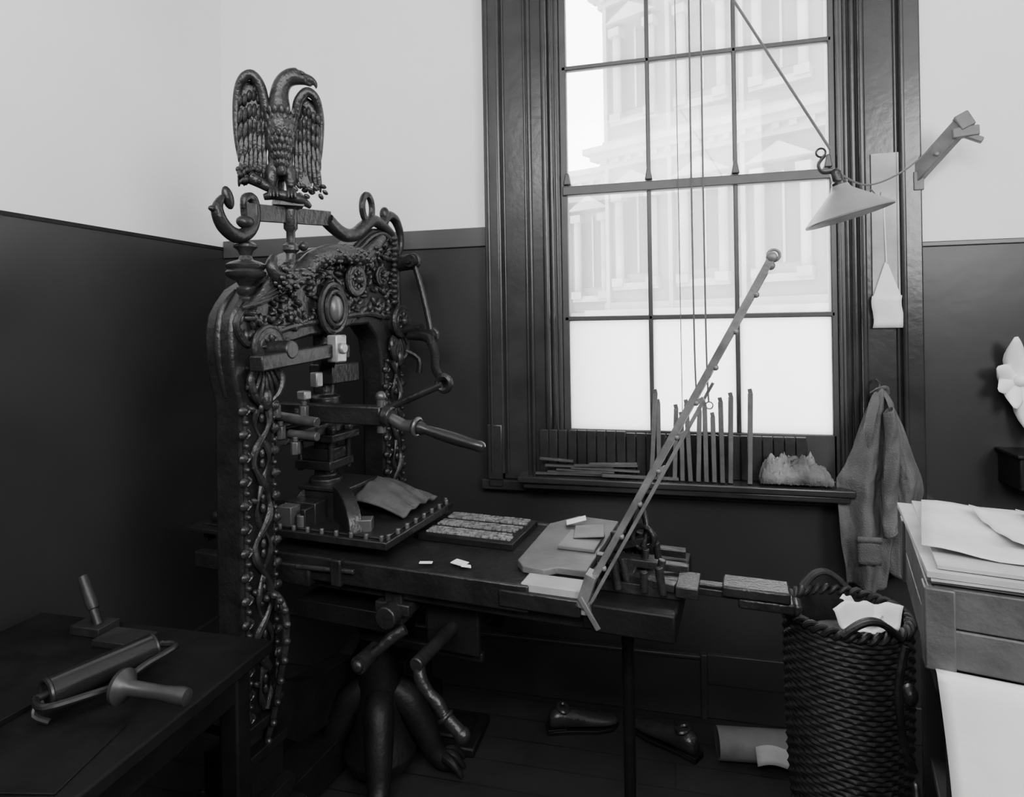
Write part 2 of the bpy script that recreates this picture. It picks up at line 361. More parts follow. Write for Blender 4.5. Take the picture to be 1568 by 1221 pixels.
# counterweight lever
m=M()
m.tube([(.05,-.170,1.975),(.05,-.190,1.935),(.05,-.165,1.89),(.05,-.115,1.87),(.05,-.065,1.895),(.05,-.045,1.945),(.05,-.055,1.99),(.05,-.085,1.985),(.05,-.09,1.955)],[.008,.017,.021,.022,.020,.017,.015,.013,.008],10,6)
m.ell((.05,-.150,1.975),(.014,.018,.034),(.35,0,0));m.ell((.05,-.2,1.935),(.010,.02,.010))
m.ell((.05,-.085,1.915),(.022,.03,.02))
m.beam((.05,-.09,1.945),(.05,.31,1.985),.026,.050)
m.tube([(.05,.30,1.98),(.05,.35,1.955),(.05,.41,1.94),(.05,.47,1.95),(.05,.52,1.98),(.05,.59,2.02),(.05,.66,2.01),(.05,.73,1.98)],[.027,.026,.026,.026,.026,.024,.022,.02],10,5)
m.torus((.05,.555,2.065),.034,.013,(1,0,0),24,8,1.5)
m.tube([(.05,.66,2.01),(.05,.70,2.055),(.05,.76,2.05),(.05,.80,2.00),(.05,.805,1.94),(.05,.78,1.90)],[.02,.022,.02,.016,.013,.010],10,5)
m.ell((.05,.68,2.06),(.02,.022,.03));m.ell((.05,.78,2.035),(.016,.02,.02))
m.done('counterweight_lever',IRON,pr)
m=M().lathe([(0,1.78),(.022,1.78),(.024,1.81),(.016,1.82),(.016,1.84),(.026,1.85),(.026,1.865),(.014,1.875),(.014,1.91),(.022,1.92),(.022,1.98),(.03,1.985),(.034,1.992),(.02,2.0),(0,2.0)],(.06,.10,0),n=20)
m.ell((.085,.13,1.865),.016);m.done('eagle_post',IRON2,pr)
# ---- eagle counterweight
eg=empty('eagle',(.05,.07,2.01),math.radians(46),pr);eg.scale=(.88,.95,.98)
b=M()
b.ell((.0,-.01,.20),(.055,.048,.085)).ell((.0,-.02,.235),(.052,.045,.06)).ell((.0,.0,.13),(.045,.042,.07)).ell((.0,.01,.28),(.036,.036,.05))
b.tube([(0,.0,.26),(-.002,.0,.31),(.0,-.002,.345),(.012,-.006,.378),(.035,-.010,.398),(.062,-.012,.405)],[.042,.038,.033,.030,.029,.028],12,6)
b.ell((.068,-.012,.402),(.032,.024,.024),(0,.15,0))
b.tube([(.085,-.012,.402),(.108,-.012,.400),(.124,-.012,.388),(.127,-.012,.370)],[.018,.013,.009,.002],10,5)
b.tube([(.085,-.012,.390),(.102,-.012,.384),(.112,-.012,.378)],[.012,.008,.003],8,4)
for s in (-1,1):
    b.tube([(s*.025,.0,.10),(s*.032,-.015,.06),(s*.030,-.012,.025)],[.028,.022,.013],10,4)
b.tube([(0,.02,.12),(0,.035,.06),(0,.04,.01)],[.03,.03,.018],10,4,flat=.6)
b.done('body',IRON2,eg,remesh=.0045)
fe=M()
for r in range(9):
    z=.275-r*.024;wd=.052-.0012*r*r*.5
    for i in range(7):
        a=math.radians(-75+i*25+(12 if r%2 else 0))
        fe.ell((math.sin(a)*wd,-.012-math.cos(a)*(.045 if r<7 else .04),z),(.0095,.006,.016),(.25,0,a),8,6)
for s in (-1,1):
    fe.ell((.075,-.012+s*.024,.408),(.006,.004,.005))
fe.done('breast_feathers',IRON2,eg)
wg=M()
for s,ox in ((-1,0),(1,.005)):
    hh=0 if s<0 else -.03
    rim=[(s*.035,.01,.24),(s*.05+ox,.0,.30+hh*.5),(s*.065,-.012,.355+hh),(s*.092,-.018,.385+hh),(s*.122,-.014,.372+hh),(s*.140,.0,.33+hh),(s*.146,.012,.25),(s*.140,.018,.16),(s*.122,.02,.08)]
    wg.tube(rim,[.014,.018,.018,.017,.016,.014,.012,.010,.006],10,5)
    out=[(s*.045,.29+hh*.5),(s*.07,.355+hh),(s*.095,.378+hh),(s*.122,.365+hh),(s*.138,.325+hh),(s*.143,.25),(s*.137,.16),(s*.12,.075),(s*.10,.045),(s*.075,.05),(s*.055,.08),(s*.045,.15),(s*.035,.22)]
    if s>0: out=out[::-1]
    wg.prism(out,lambda x,z,y:(x,y,z),.008,.024)
    for r in range(5):
        nz=(.325,.275,.225,.17,.105)[r]+hh*(1-r*.25);L=(.020,.026,.032,.042,.055)[r]
        for i in range(6):
            x=s*(.055+i*.0155);wgx=.0095
            wg.ell((x,.004+.006*math.sin(i),nz-i*.004+(.012 if i in(2,3) else 0)),(wgx,.011-.001*r,L),(.16,s*(-.04-.02*i),0),8,8)
wg.done('wings',IRON2,eg)
bs=M()
for s in (-1,1):
    for a in (-.4,0,.4):
        bs.tube([(s*.03,-.012,.028),(s*.03+math.sin(a)*.018,-.035,.026),(s*.03+math.sin(a)*.028,-.055,.012),(s*.03+math.sin(a)*.03,-.06,-.004)],[.008,.008,.007,.003],8,4)
bs.tube([(-.06,-.02,.0),(-.02,-.03,.008),(.03,-.03,.004),(.075,-.02,-.006),(.10,-.01,-.02)],[.010,.017,.018,.015,.008],10,5)
bs.tube([(-.105,-.02,.06),(-.08,-.02,.05),(-.05,-.018,.035),(-.02,-.015,.02)],[.022,.02,.016,.01],10,4)
for i in range(40):
    bs.ell((-.108+random.uniform(-.034,.034),-.02+random.uniform(-.02,.02),.07+random.uniform(-.026,.022)),.0095,(0,0,0),8,6)
for i in range(18):
    bs.ell((.03+i*.007,-.03+random.uniform(-.01,.01),.025+random.uniform(-.016,.022)),(.012,.006,.008),(random.random(),random.random(),0),8,6)
bs.bb(-.03,.075,-.03,.03,-.022,-.004)
bs.done('claws_and_cornucopia',IRON2,eg)
# ---- linkage
m=M()
m.beam((.14,-.15,1.50),(.15,.20,1.525),.05,.045)
m.cyl((.05,-.03,1.535),(.17,-.03,1.535),.028);m.bb(.05,.14,.26,.30,1.49,1.54)
m.bb(-.07,.34,.165,.215,1.285,1.345)
m.cyl((.34,.19,1.315),(.37,.19,1.31),.034);m.bb(-.02,.08,.28,.44,1.40,1.47)
m.beam((.0,.34,1.45),(.13,.2,1.52),.05,.05)
m.done('main_link',IRON,pr,bevel=.005)
M().bb(.150,.190,.155,.21,1.485,1.575).bb(.06,.09,.18,.215,1.40,1.45).bb(.03,.065,.15,.185,1.36,1.39).cyl((.190,.18,1.53),(.205,.18,1.53),.018).done('bright_nuts',mat('nut_steel',.26,.35,.5,.4,20),pr,bevel=.005)
m=M().tube([(.36,.19,1.31),(.39,.19,1.295),(.42,.185,1.285),(.455,.18,1.285)],[.016,.02,.02,.022],12,4)
m.torus((.465,.18,1.285),.026,.007,(1,0,-.15));m.cyl((.33,.19,1.26),(.33,.19,1.37),.014);m.ell((.33,.19,1.375),.018)
m.done('bar_collar',mat('bar_steel',.10,.35,.6),pr)
M().lathe([(0,-.005),(.02,0),(.022,.02),(.015,.035),(.019,.08),(.020,.14),(.017,.20),(.018,.225),(.012,.235),(0,.24)],(.465,.18,1.285),(.98,-.03,-.22)).done('bar_handle',HAND,pr)
m=M().cyl((.23,.36,1.305),(.44,.40,1.395),.013).torus((.45,.40,1.40),.024,.012,(0,1,0)).tube([(.12,.75,1.56),(.22,.72,1.55),(.27,.68,1.49),(.34,.55,1.44),(.44,.42,1.40)],[.02,.02,.018,.016,.016],10,5)
m.tube([(.13,.77,1.87),(.16,.77,1.78),(.19,.77,1.66),(.21,.77,1.56)],.013,10,3)
for c in ((.13,.77,1.87),(.21,.77,1.56)): m.cyl(V(c)-V((.0,.035,0)),V(c)+V((0,.02,0)),.026).torus(c,.028,.008,(0,1,0)).cyl(V(c)-V((0,.05,0)),V(c)-V((0,.035,0)),.012)
m.cyl((.0,.77,1.86),(.12,.77,1.87),.034).cyl((.0,.76,1.58),(.17,.76,1.59),.022)
m.tube([(.06,.80,1.50),(.12,.82,1.46),(.12,.82,1.40)],.012,8,3)
m.done('far_toggle_link',IRON,pr)
# piston
m=M().lathe([(0,.98),(.075,.98),(.07,1.0),(.05,1.01),(.05,1.035),(.06,1.04),(.06,1.06),(.04,1.07),(.04,1.30),(.055,1.31),(.055,1.35),(.04,1.36),(.038,1.60),(0,1.6)],(.0,.34,0))
m.bb(-.08,.07,.27,.41,1.10,1.13).bb(-.06,.06,.285,.395,1.13,1.17).bb(-.09,.09,.26,.42,1.20,1.225)
for sx in (-.07,.06):
    for sy in (.29,.39): m.cyl((sx,sy,1.09),(sx,sy,1.25),.010).cyl((sx,sy,1.225),(sx,sy,1.245),.018,n=6)
m.bb(-.10,.0,.02,.40,1.27,1.31)
m.bb(-.02,.05,.03,.64,1.225,1.262)
m.done('piston',IRON,pr,bevel=.003)
m=M()
for x,y,z in ((.05,.05,1.27),(.05,.13,1.30),(.09,.07,1.22),(.1,.10,1.33),(.05,.03,1.34)): m.cyl((x,y,z-.02),(x,y,z+.02),.016,n=6).cyl((x,y,z+.02),(x,y,z+.035),.009)
m.cyl((.0,.09,1.315),(.16,.09,1.30),.016);m.cyl((.05,.09,1.26),(.16,.09,1.255),.014)
m.done('adjusting_bolts',mat('bolt_steel',.08,.38,.5,.4,20),pr,bevel=.002)
# platen: flat bolted plate, boxed centre, webs and curved ribs
px0,px1,py0,py1,pz=-.18,.38,.13,.60,.905
m=M().bb(px0,px1,py0,py1,pz,pz+.025).bb(px0+.02,px1-.02,py0+.02,py1-.02,pz+.025,pz+.032)
cx,cy=.04,.36
m.bb(cx-.085,cx+.085,cy-.09,cy+.09,pz+.02,pz+.125).bb(cx-.10,cx+.10,cy-.10,cy+.10,pz+.125,pz+.14)
m.bb(px0+.03,cx-.08,cy-.01,cy+.01,pz+.02,pz+.07).bb(cx-.01,cx+.01,py0+.03,cy-.08,pz+.02,pz+.09).bb(cx-.01,cx+.01,cy+.08,py1-.03,pz+.02,pz+.09)
m.bb(cx-.10,cx+.02,cy-.16,cy-.10,pz+.02,pz+.10)
def rib(a,b,h,w,conc):
    a=V(a);b=V(b);d=(b-a);L=d.length;d.normalize();nrm=V((-d.y,d.x,0));n=14
    prof=[(L*i/n,.012+(h*(1-i/n)**1.8 if conc else h*math.sqrt(max(0,1-(i/n)**2.4)))) for i in range(n+1)]
    m.prism([(0,0)]+prof+[(L,0)],lambda t,hh,k:tuple(a+d*t+V((0,0,hh))+nrm*k),-w/2,w/2)
rib((cx+.06,cy-.08,pz+.02),(px1-.13,py0+.03,pz+.02),.115,.045,False)
rib((cx-.08,cy-.08,pz+.02),(px0+.04,py0+.04,pz+.02),.11,.016,True)
rib((cx-.08,cy+.08,pz+.02),(px0+.04,py1-.04,pz+.02),.11,.016,True)
rib((cx+.06,cy+.08,pz+.02),(px1-.05,py1-.05,pz+.02),.11,.016,True)
m.done('platen',IRON,pr,bevel=.004)
m=M()
def g(u,v):
    x=.13+.20*u;y=py0+.19+(py1-py0-.22)*v
    h=(.105-.075*u**1.5)*max(0,math.sin(math.pi*(.12+.76*v)))**.6
    return (x,y,pz+.026+h+.004*math.sin(v*24+u*3))
m.grid(g,14,26)
m.done('platen_cover',mat('platen_cover_cloth',.05,.7,0,.4,16,.3,60),pr,solid=.008)
m=M()
for i in range(10):
    for y in (py0+.012,py1-.012): m.cyl((px0+.03+i*.056,y,pz+.02),(px0+.03+i*.056,y,pz+.042),.008,n=6)
for i in range(8):
    for x in (px0+.012,px1-.012): m.cyl((x,py0+.03+i*.058,pz+.02),(x,py0+.03+i*.058,pz+.042),.008,n=6)
m.bb(-.06,.0,.150,.20,pz+.03,pz+.095).cyl((.03,.17,pz+.03),(.03,.17,pz+.07),.018).box((.25,.20,pz+.05),(.06,.05,.04),(0,0,.4))
m.done('platen_bolts',mat('platen_bolt_iron',.09,.4,.4),pr,bevel=.003)
# bed and rails
m=M().bb(-.10,1.0,.12,.66,.815,.862).bb(-.10,.85,.105,.13,.79,.868).bb(-.1,.80,.64,.67,.80,.868)
m.bb(-.42,1.04,.14,.18,.755,.812).bb(-.42,1.04,.58,.62,.755,.812)
m.bb(-.05,.12,.088,.125,.775,.84).bb(.20,.24,.085,.12,.79,.875)
m.bb(.76,1.0,.10,.14,.80,.85)
m.done('bed_and_rails',IRON,pr,bevel=.006)
M().bb(-.55,-.30,.22,.62,.845,.862).bb(-.50,-.48,.26,.30,.80,.845).ell((-.47,.30,.885),(.03,.02,.022)).bb(-.5,-.40,.26,.36,.862,.868).done('rear_bed_shelf',IRON,pr,bevel=.003)
m=M().bb(.26,.28,.105,.125,.83,.845).cyl((.07,.09,.835),(.28,.10,.84),.008);m.done('bed_bar',IRON2,pr,bevel=.002)
m=M().bb(.36,.71,.36,.62,.862,.885);m.done('forme_chase',DARK,pr,bevel=.003)
m=M()
for i in range(11):
    y=.385+i*.021
    if i in (3,7): continue
    x=.38
    while x<.68:
        L=random.uniform(.008,.03);m.bb(x,min(x+L,.69),y,y+.014,.884,.8895+random.random()*.002);x+=L+.003
m.done('type_lines',TYPE,pr)
m=M().box((.50,.16,.8735),(.04,.015,.002),(0,0,.3)).box((.60,.19,.874),(.05,.03,.002),(.08,0,-.3)).box((.63,.17,.875),(.03,.02,.002),(0,.2,.5)).box((.86,.60,.906),(.07,.05,.002),(0,-.25,.3))
m.done('paper_slips',PAPER,pr)
M().prism([(.77,.24),(.80,.20),(.87,.19),(.90,.22),(.99,.22),(.99,.70),(.84,.72),(.76,.60)],lambda x,y,z:(x,y,z),.864,.885).done('gripper_plate',mat('plate_grey',.12,.5,.1,.3,8,.2,40),pr,bevel=.003)
M().bb(.86,.98,.36,.52,.886,.898).box((.93,.50,.905),(.10,.12,.006),(0,-.06,.2)).done('tympan_pad',mat('pad_grey',.16,.6,0,.25,8),pr,bevel=.003)
M().bb(.825,1.015,.112,.19,.805,.872).done('tail_block',PLANED,pr,bevel=.004)
M().bb(1.0,1.25,.12,.60,.765,.835).bb(1.03,1.25,.10,.14,.77,.845).done('end_beam',DARK,pr,bevel=.006)
m=M().lathe([(0,0),(.075,0),(.075,.012),(.03,.03),(.022,.05),(.018,.10),(.018,.62),(.022,.66),(.026,.70),(.03,.72),(.04,.73),(.04,.77),(0,.77)],(1.08,.36,0));m.done('support_post',DARK,pr)
m=M()
for a,b2,w in (((1.0,.30,.90),(1.26,.34,.88),.03),((1.05,.26,.875),(1.24,.22,.87),.03),((1.02,.42,.89),(1.16,.44,.93),.03),((1.02,.5,.87),(1.24,.52,.86),.04)): m.beam(a,b2,w,.022)
for i in range(12):
    xx=1.03+random.random()*.18;yy=.2+random.random()*.3;m.cyl((xx,yy,.85),(xx+random.uniform(-.02,.02),yy,.90+random.random()*.03),.011)
m.torus((1.12,.42,.93),.035,.009,(.2,1,0));m.tube([(1.06,.5,.87),(1.07,.5,.97),(1.10,.48,1.02),(1.13,.44,.96),(1.12,.42,.90)],.010,8,4)
m.bb(1.02,1.26,.22,.42,.835,.865).bb(1.04,1.12,.24,.40,.865,.885)
m.done('hinge_gear',IRON2,pr,bevel=.002)
m=M().bb(1.12,1.52,.25,.29,.845,.865).bb(1.12,1.45,.255,.285,.865,.875).bb(1.24,1.30,.2,.32,.85,.88)
m.done('slide_bar',IRON2,pr,bevel=.003)
M().bb(1.36,1.53,.225,.315,.858,.888).bb(1.40,1.54,.23,.31,.83,.858).box((1.545,.27,.84),(.02,.06,.03),(0,.4,0)).done('slide_end_block',IRON2,pr,bevel=.006)
# frisket frame
m=M()
p0=V((1.0,0,.845));p1=V((1.493,0,1.755))
for y in (.125,.60):
    a=p0+V((0,y,0));b2=p1+V((0,y,0));m.beam(a,b2,.012,.018)
    m.beam(a+V((.022,0,-.010)),a.lerp(b2,.62)+V((.022,0,-.010)),.010,.010)
for t in (0.02,.33,.66,.995): m.beam(p0.lerp(p1,t)+V((0,.125,0)),p0.lerp(p1,t)+V((0,.60,0)),.014,.008)
for i in range(9):
    q=p0.lerp(p1,.1+i*.1)+V((.012,.125,0));m.ell(q,.008)
    if i in (3,4,5): m.beam(q,q+V((.02,0,.012)),.008,.012)
m.ell(p1+V((.0,.125,0)),(.014,.010,.014)).ell(p1+V((.01,.5,.01)),(.014,.01,.014)).torus(p1+V((.005,.14,.006)),.014,.004,(0,1,0))
m.beam((1.0,.11,.86),(1.05,.11,.78),.03,.014);m.beam((1.0,.125,.83),(1.03,.125,.92),.05,.03)
m.done('frisket_frame',FRIS,pr,bevel=.002)
def g(u,v):
    q=p0.lerp(p1,.03+.6*u);return (q.x+.006,.14+.45*v,q.z-.003)
M().grid(g,2,2).done('frisket_sheet',PAPER2,pr,solid=.003)
# rounce and drum
m=M().lathe([(0,0),(.09,0),(.09,.012),(.078,.02),(.078,.17),(.09,.18),(.09,.192),(0,.192)],(.55,.22,.665),(0,1,0))
m.bb(.37,.43,.13,.20,.68,.79).cyl((.40,.08,.72),(.40,.22,.72),.035).cyl((.56,-.02,.66),(.56,.5,.66),.02)
m.bb(.34,.46,.12,.20,.715,.75)
m.done('bed_drum',IRON,pr,bevel=.004)
m=M().tube([(.46,.10,.69),(.42,.08,.665),(.39,.06,.635),(.365,.05,.62)],[.016,.018,.016,.016],10,4).cyl((.36,.0,.615),(.36,.09,.615),.026).ell((.36,-.005,.615),(.018,.012,.018))
m.tube([(.56,.0,.66),(.57,-.01,.62),(.595,-.01,.585),(.62,-.01,.565),(.64,-.01,.535)],[.016,.019,.016,.018,.016],12,5)
m.cyl((.64,-.01,.535),(.69,-.01,.495),.017,.019).ell((.695,-.01,.49),.023).torus((.645,-.01,.53),.019,.006,(.6,0,-.7))
m.done('rounce_crank',IRON,pr)
m=M().bb(.47,.65,.21,.235,.58,.77).bb(.47,.65,.405,.43,.58,.77).bb(.2,.65,.235,.26,.55,.58)
m.done('drum_bracket',DARK,pr,bevel=.006)
# ================================================================= other objects
lamp=empty('pendant_lamp')
lp=empty('lamp_head',(.487,1.9,1.885),rot=(0,math.radians(-15),0),parent=lamp)
M().lathe([(.113,-.004),(.114,0),(.030,.072),(.022,.082),(.022,.088),(.0275,.074),(.110,0.002)],(0,0,0),n=40).done('shade',SHADE,lp,ang=60)
M().lathe([(0,.055),(.012,.052),(.024,.035),(.027,.018),(.018,.0),(0,-.006)],(0,0,0)).done('bulb',mat('frosted_bulb',.5,.2),lp)
M().lathe([(0,.06),(.020,.06),(.020,.095),(.015,.10),(.015,.125),(.008,.135),(0,.137)],(0,0,0)).tube([(0,0,.13),(-.03,0,.135),(-.035,0,.16),(-.012,0,.18)],.005,8,4).torus((-.02,0,.19),.012,.003,(0,1,0)).done('socket',IRON,lp)
M().tube([(.443,1.9,2.07),(.206,1.9,2.50),(-.47,1.9,3.69)],.004,6,0).tube([(.455,1.9,2.01),(.56,2.0,1.985),(.72,2.2,2.06),(.925,2.54,2.21)],.0028,6,5).tube([(.60,2.1,1.99),(.68,2.30,2.0),(.76,2.55,2.06)],.002,6,4).done('suspension_cord',CORD,lamp)
m=M()
a=V((.890,2.63,2.115));b2=V((1.01,2.52,2.275))
m.beam(a,b2,.036,.055);m.beam(b2+V((-.03,0,-.03)),b2+V((.045,-.02,-.028)),.03,.036);m.beam(b2+V((.0,-.0,-.03)),b2+V((.055,-.02,-.065)),.03,.02)
m.beam(b2+V((-.015,0,0)),b2+V((.025,-.01,.02)),.045,.055)
m.cyl(a.lerp(b2,.45)-V((0,.034,0)),a.lerp(b2,.45)+V((0,.034,0)),.008);m.bb(.885,.92,2.60,2.655,2.07,2.14)
m.done('wooden_wall_arm',mat('arm_wood',.12,.5,0,.3,12,.2,50),bevel=.004)
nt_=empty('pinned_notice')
M().grid(lambda u,v:(.745+.10*u+.004*math.sin(6*v),2.612-.012*math.sin(3*u)*v,1.565+.12*v),6,6).prism([(.75,1.685),(.84,1.685),(.80,1.80),(.79,1.81)],lambda x,z,y:(x,y,z),2.612,2.615).cyl((.795,2.615,1.81),(.79,2.62,2.05),.0015,n=6).done('card',PAPER,nt_,solid=.002)
M().bb(.750,.843,2.6205,2.6275,1.60,2.22).done('sheen_strip',mat('painted_casing_sheen',.36,.6,0,.35,5,.1,30),nt_)  # pale strip on the casing: bright daylight sheen painted in as colour
# coat
def lerp_rows(rows,v):
    t=v*(len(rows)-1);i=min(int(t),len(rows)-2);k=t-i
    return [rows[i][j]*(1-k)+rows[i+1][j]*k for j in range(3)]
def coat():
    e=empty('hanging_coat',(0,0,0))
    def sheet(rows,y0,amp,ph,nm,bow=.03,nf=3):
        def g(u,v):
            z,l,r=lerp_rows(rows,v)
            a=amp*min(1,v*1.6+.1)
            uu=u+.06*math.sin(v*3+ph)
            s1=math.sin(uu*math.pi*nf+ph)
            y=y0-bow*math.sin(math.pi*u)+a*.9*s1+a*1.3*noise.noise(V((u*3,v*5,ph)))+a*.4*noise.noise(V((u*9,v*12,ph)))
            return (l+(r-l)*u+.006*math.sin(v*11+ph)*v,y,z+.010*math.sin(u*7+ph)*v)
        M().grid(g,80,90).done(nm,CLOTH,e,solid=.005)
    sheet([(1.345,.740,.758),(1.325,.728,.770),(1.27,.708,.782),(1.20,.685,.79),(1.12,.662,.795),(1.05,.635,.80),(1.00,.604,.80),(.92,.600,.79),(.84,.604,.785),(.76,.612,.775),(.68,.628,.770),(.605,.640,.765)],2.560,.024,.4,'front_panel',nf=3)
    sheet([(1.335,.745,.770),(1.28,.755,.80),(1.20,.765,.835),(1.10,.77,.865),(1.02,.775,.89),(.96,.775,.90),(.88,.77,.90),(.78,.76,.90),(.66,.75,.90)],2.590,.016,2.0,'back_panel',nf=2)
    rows2=[(1.27,.745,.775),(1.20,.75,.79),(1.12,.745,.795),(1.04,.74,.79),(.96,.735,.785),(.88,.735,.78),(.82,.74,.785)]
    def g2(u,v):
        z,l,r=lerp_rows(rows2,v);a=2*math.pi*u
        return ((l+r)/2-math.cos(a)*(r-l)/2,2.505-.022*math.sin(a)+.004*math.sin(14*v+a*2)+.010*noise.noise(V((u*5,v*9,0))),z-.012*math.cos(a)+.003*math.sin(20*v))
    M().grid(g2,32,50).done('sleeve',CLOTH,e,solid=.004)
    M().grid(lambda u,v:(.655+.075*u,2.510-.006*math.sin(3*u),.71+.09*v),6,6).done('pocket',CLOTH,e,solid=.006)
    M().grid(lambda u,v:(.652+.081*u,2.504,.79+.022*v),6,2).done('pocket_flap',CLOTH,e,solid=.006)
    M().tube([(.742,2.55,1.34),(.722,2.53,1.29),(.70,2.52,1.20),(.70,2.52,1.13)],[.010,.018,.018,.005],8,5,flat=.35).tube([(.755,2.55,1.34),(.775,2.53,1.29),(.785,2.53,1.22)],[.010,.018,.006],8,5,flat=.35).tube([(.728,2.57,1.325),(.745,2.54,1.345),(.765,2.55,1.345),(.775,2.575,1.32)],.012,8,4,flat=.5).done('collar_and_lapels',CLOTH,e)
    M().tube([(.75,2.61,1.37),(.75,2.57,1.36),(.75,2.55,1.345),(.75,2.545,1.36)],.005,8,4).done('hook',IRON,e)
coat()
# wicker basket
def basket():
    e=empty('wicker_basket',(.475,1.95,0))
    H0,n,rows=.77,96,58
    def R(z): t=z/H0;return .130+.030*t+.010*math.sin(math.pi*t)
    rs=[]
    for k in range(rows*4+1):
        z=H0*k/(rows*4);row=k//4;ph=(k%4)/4
        prof=.0042*math.sin(math.pi*ph)
        ring=[]
        for j in range(n):
            a=2*math.pi*j/n
            wv=.0036*math.cos(n/4*a+(math.pi if row%2 else 0))
            rr=R(z)+prof+wv*math.sin(math.pi*ph)
            ring.append((math.cos(a)*rr,math.sin(a)*rr,z))
        rs.append(ring)
    m=M();m.rings(rs,cap=False)
    m.rings([[(math.cos(2*math.pi*j/n)*(R(z)-.012),math.sin(2*math.pi*j/n)*(R(z)-.012),z) for j in range(n)] for z in [.02+.75*i/10 for i in range(11)]],cap=False)
    m.lathe([(0,.0),(.13,0),(.13,.02),(0,.02)])
    m.done('woven_wall',WICK,e)
    m=M()
    for ph in (0,math.pi/1.0):
        m.tube([(math.cos(t)*(.156+.008*math.cos(t*18+ph)),math.sin(t)*(.156+.008*math.cos(t*18+ph)),H0+.010*math.sin(t*18+ph)) for t in [2*math.pi*i/144 for i in range(144)]],.008,8,0,closed=True)
    for s in (0,math.pi):
        for d in (0,.012):
            a0=math.radians(-82)+s
            pts=[]
            for i in range(9):
                q=a0-.42+.84*i/8;pts.append((math.cos(q)*(.158+d),math.sin(q)*(.158+d),H0+.005+.045*math.sin(math.pi*i/8)))
            m.tube(pts,.0085,8,3)
    m.done('rim_and_handles',WICK,e)
    m=M()
    for cx,cy,rz,sx,dz in ((.05,-.02,.3,.14,.0),(.08,.0,-.5,.11,.010),(.06,.04,1.0,.10,.014)):
        m.grid(lambda u,v:(cx+(u-.5)*sx*math.cos(rz)-(v-.5)*.10*math.sin(rz),cy+(u-.5)*sx*math.sin(rz)+(v-.5)*.10*math.cos(rz),.722+dz+.03*v+.02*math.sin(3*u+rz)+.015*math.cos(6*v)+.02*noise.noise(V((u*3,v*3,rz)))),12,10)
    m.done('waste_paper',PAPER,e,solid=.002)
    M().lathe([(0,.58),(.14,.58),(.14,.66),(.10,.70),(0,.71)]).done('contents',mat('waste_contents',.09,.8,0,.6,20,.5,40),e)
basket()
# work table with crate and papers at the right
wt=empty('paper_stacked_table',(.43,1.2,0),math.radians(-13.4))
m=M().bb(.0,.75,.0,.46,.965,1.0)
for x in (.02,.68):
    for y in (.02,.40): m.bb(x,x+.05,y,y+.05,0,.965)
m.bb(.03,.72,.03,.05,.86,.965).bb(.03,.05,.03,.44,.86,.965).bb(.03,.72,.03,.44,.30,.32).bb(.03,.72,.03,.44,.60,.62)
m.done('table',WOODD,wt,bevel=.004)
m=M().bb(.0,.60,.02,.44,1.0,1.01)
for z in (1.003,1.073): m.bb(-.005,.61,.012,.026,z,z+.068).bb(-.005,.61,.432,.446,z,z+.068).bb(-.01,.004,.012,.446,z,z+.068).bb(.60,.614,.012,.446,z,z+.068)
m.bb(-.015,.03,.004,.05,1.0,1.14).bb(-.016,.01,.40,.45,1.0,1.14)
m.done('crate',mat('crate_wood',.065,.5,0,.45,10,.25,50),wt,bevel=.003)
m=M();z=1.142;random.seed(3)
for i in range(5):
    t=random.choice([.004,.006,.010]);sx=random.uniform(.54,.62);sy=random.uniform(.40,.45);r=random.uniform(-.04,.04)
    m.box((-.005+sx/2+random.uniform(-.02,.015),.23+random.uniform(-.012,.012),z+t/2),(sx,sy,t),(random.uniform(-.006,.006),random.uniform(-.008,.008),r));z+=t+.001
m.done('paper_stack',PAPER2,wt)
m=M()
for i in range(3):
    r=(-.10,.12,.3)[i];w0=(.36,.24,.17)[i]
    def g(u,v,i=i,r=r,w0=w0):
        x=(u-.5)*w0*1.1;y=(v-.5)*w0
        return (.205+i*.045+x*math.cos(r)-y*math.sin(r),.24+i*.03+x*math.sin(r)+y*math.cos(r),z+.005+i*.006+.03*max(0,abs(u-.5)-.3)*(1+math.sin(i*2+5*v))+.006*noise.noise(V((u*5,v*5,i))))
    m.grid(g,14,14)
m.done('loose_sheets',mat('loose_paper',.5,.75,0,.15,7,.1,30),wt,solid=.0015)
m=M()
def g(u,v):
    if v<.1: return (.0+.45*u,.004-.02*v/.1,1.004+.0*u)
    q=(v-.1)/.9
    return (.0+.45*u+.03*q+.008*math.sin(5*q),-.016-.016*math.sin(math.pi*q)-.012*math.sin(u*9+q*3)*q-.02*q,1.002-.72*q+.03*math.sin(4*u)*q)
m.grid(g,24,36);m.done('hanging_sheet',PAPER,wt,solid=.002)
m=M().tube([(-.02,.30,.90),(-.035,.28,.82),(-.03,.27,.72),(-.01,.28,.65)],.008,8,4).ell((-.03,.10,.90),(.014,.02,.02)).torus((-.02,.12,.70),.02,.005,(1,0,0));m.done('side_strap',IRON,wt)
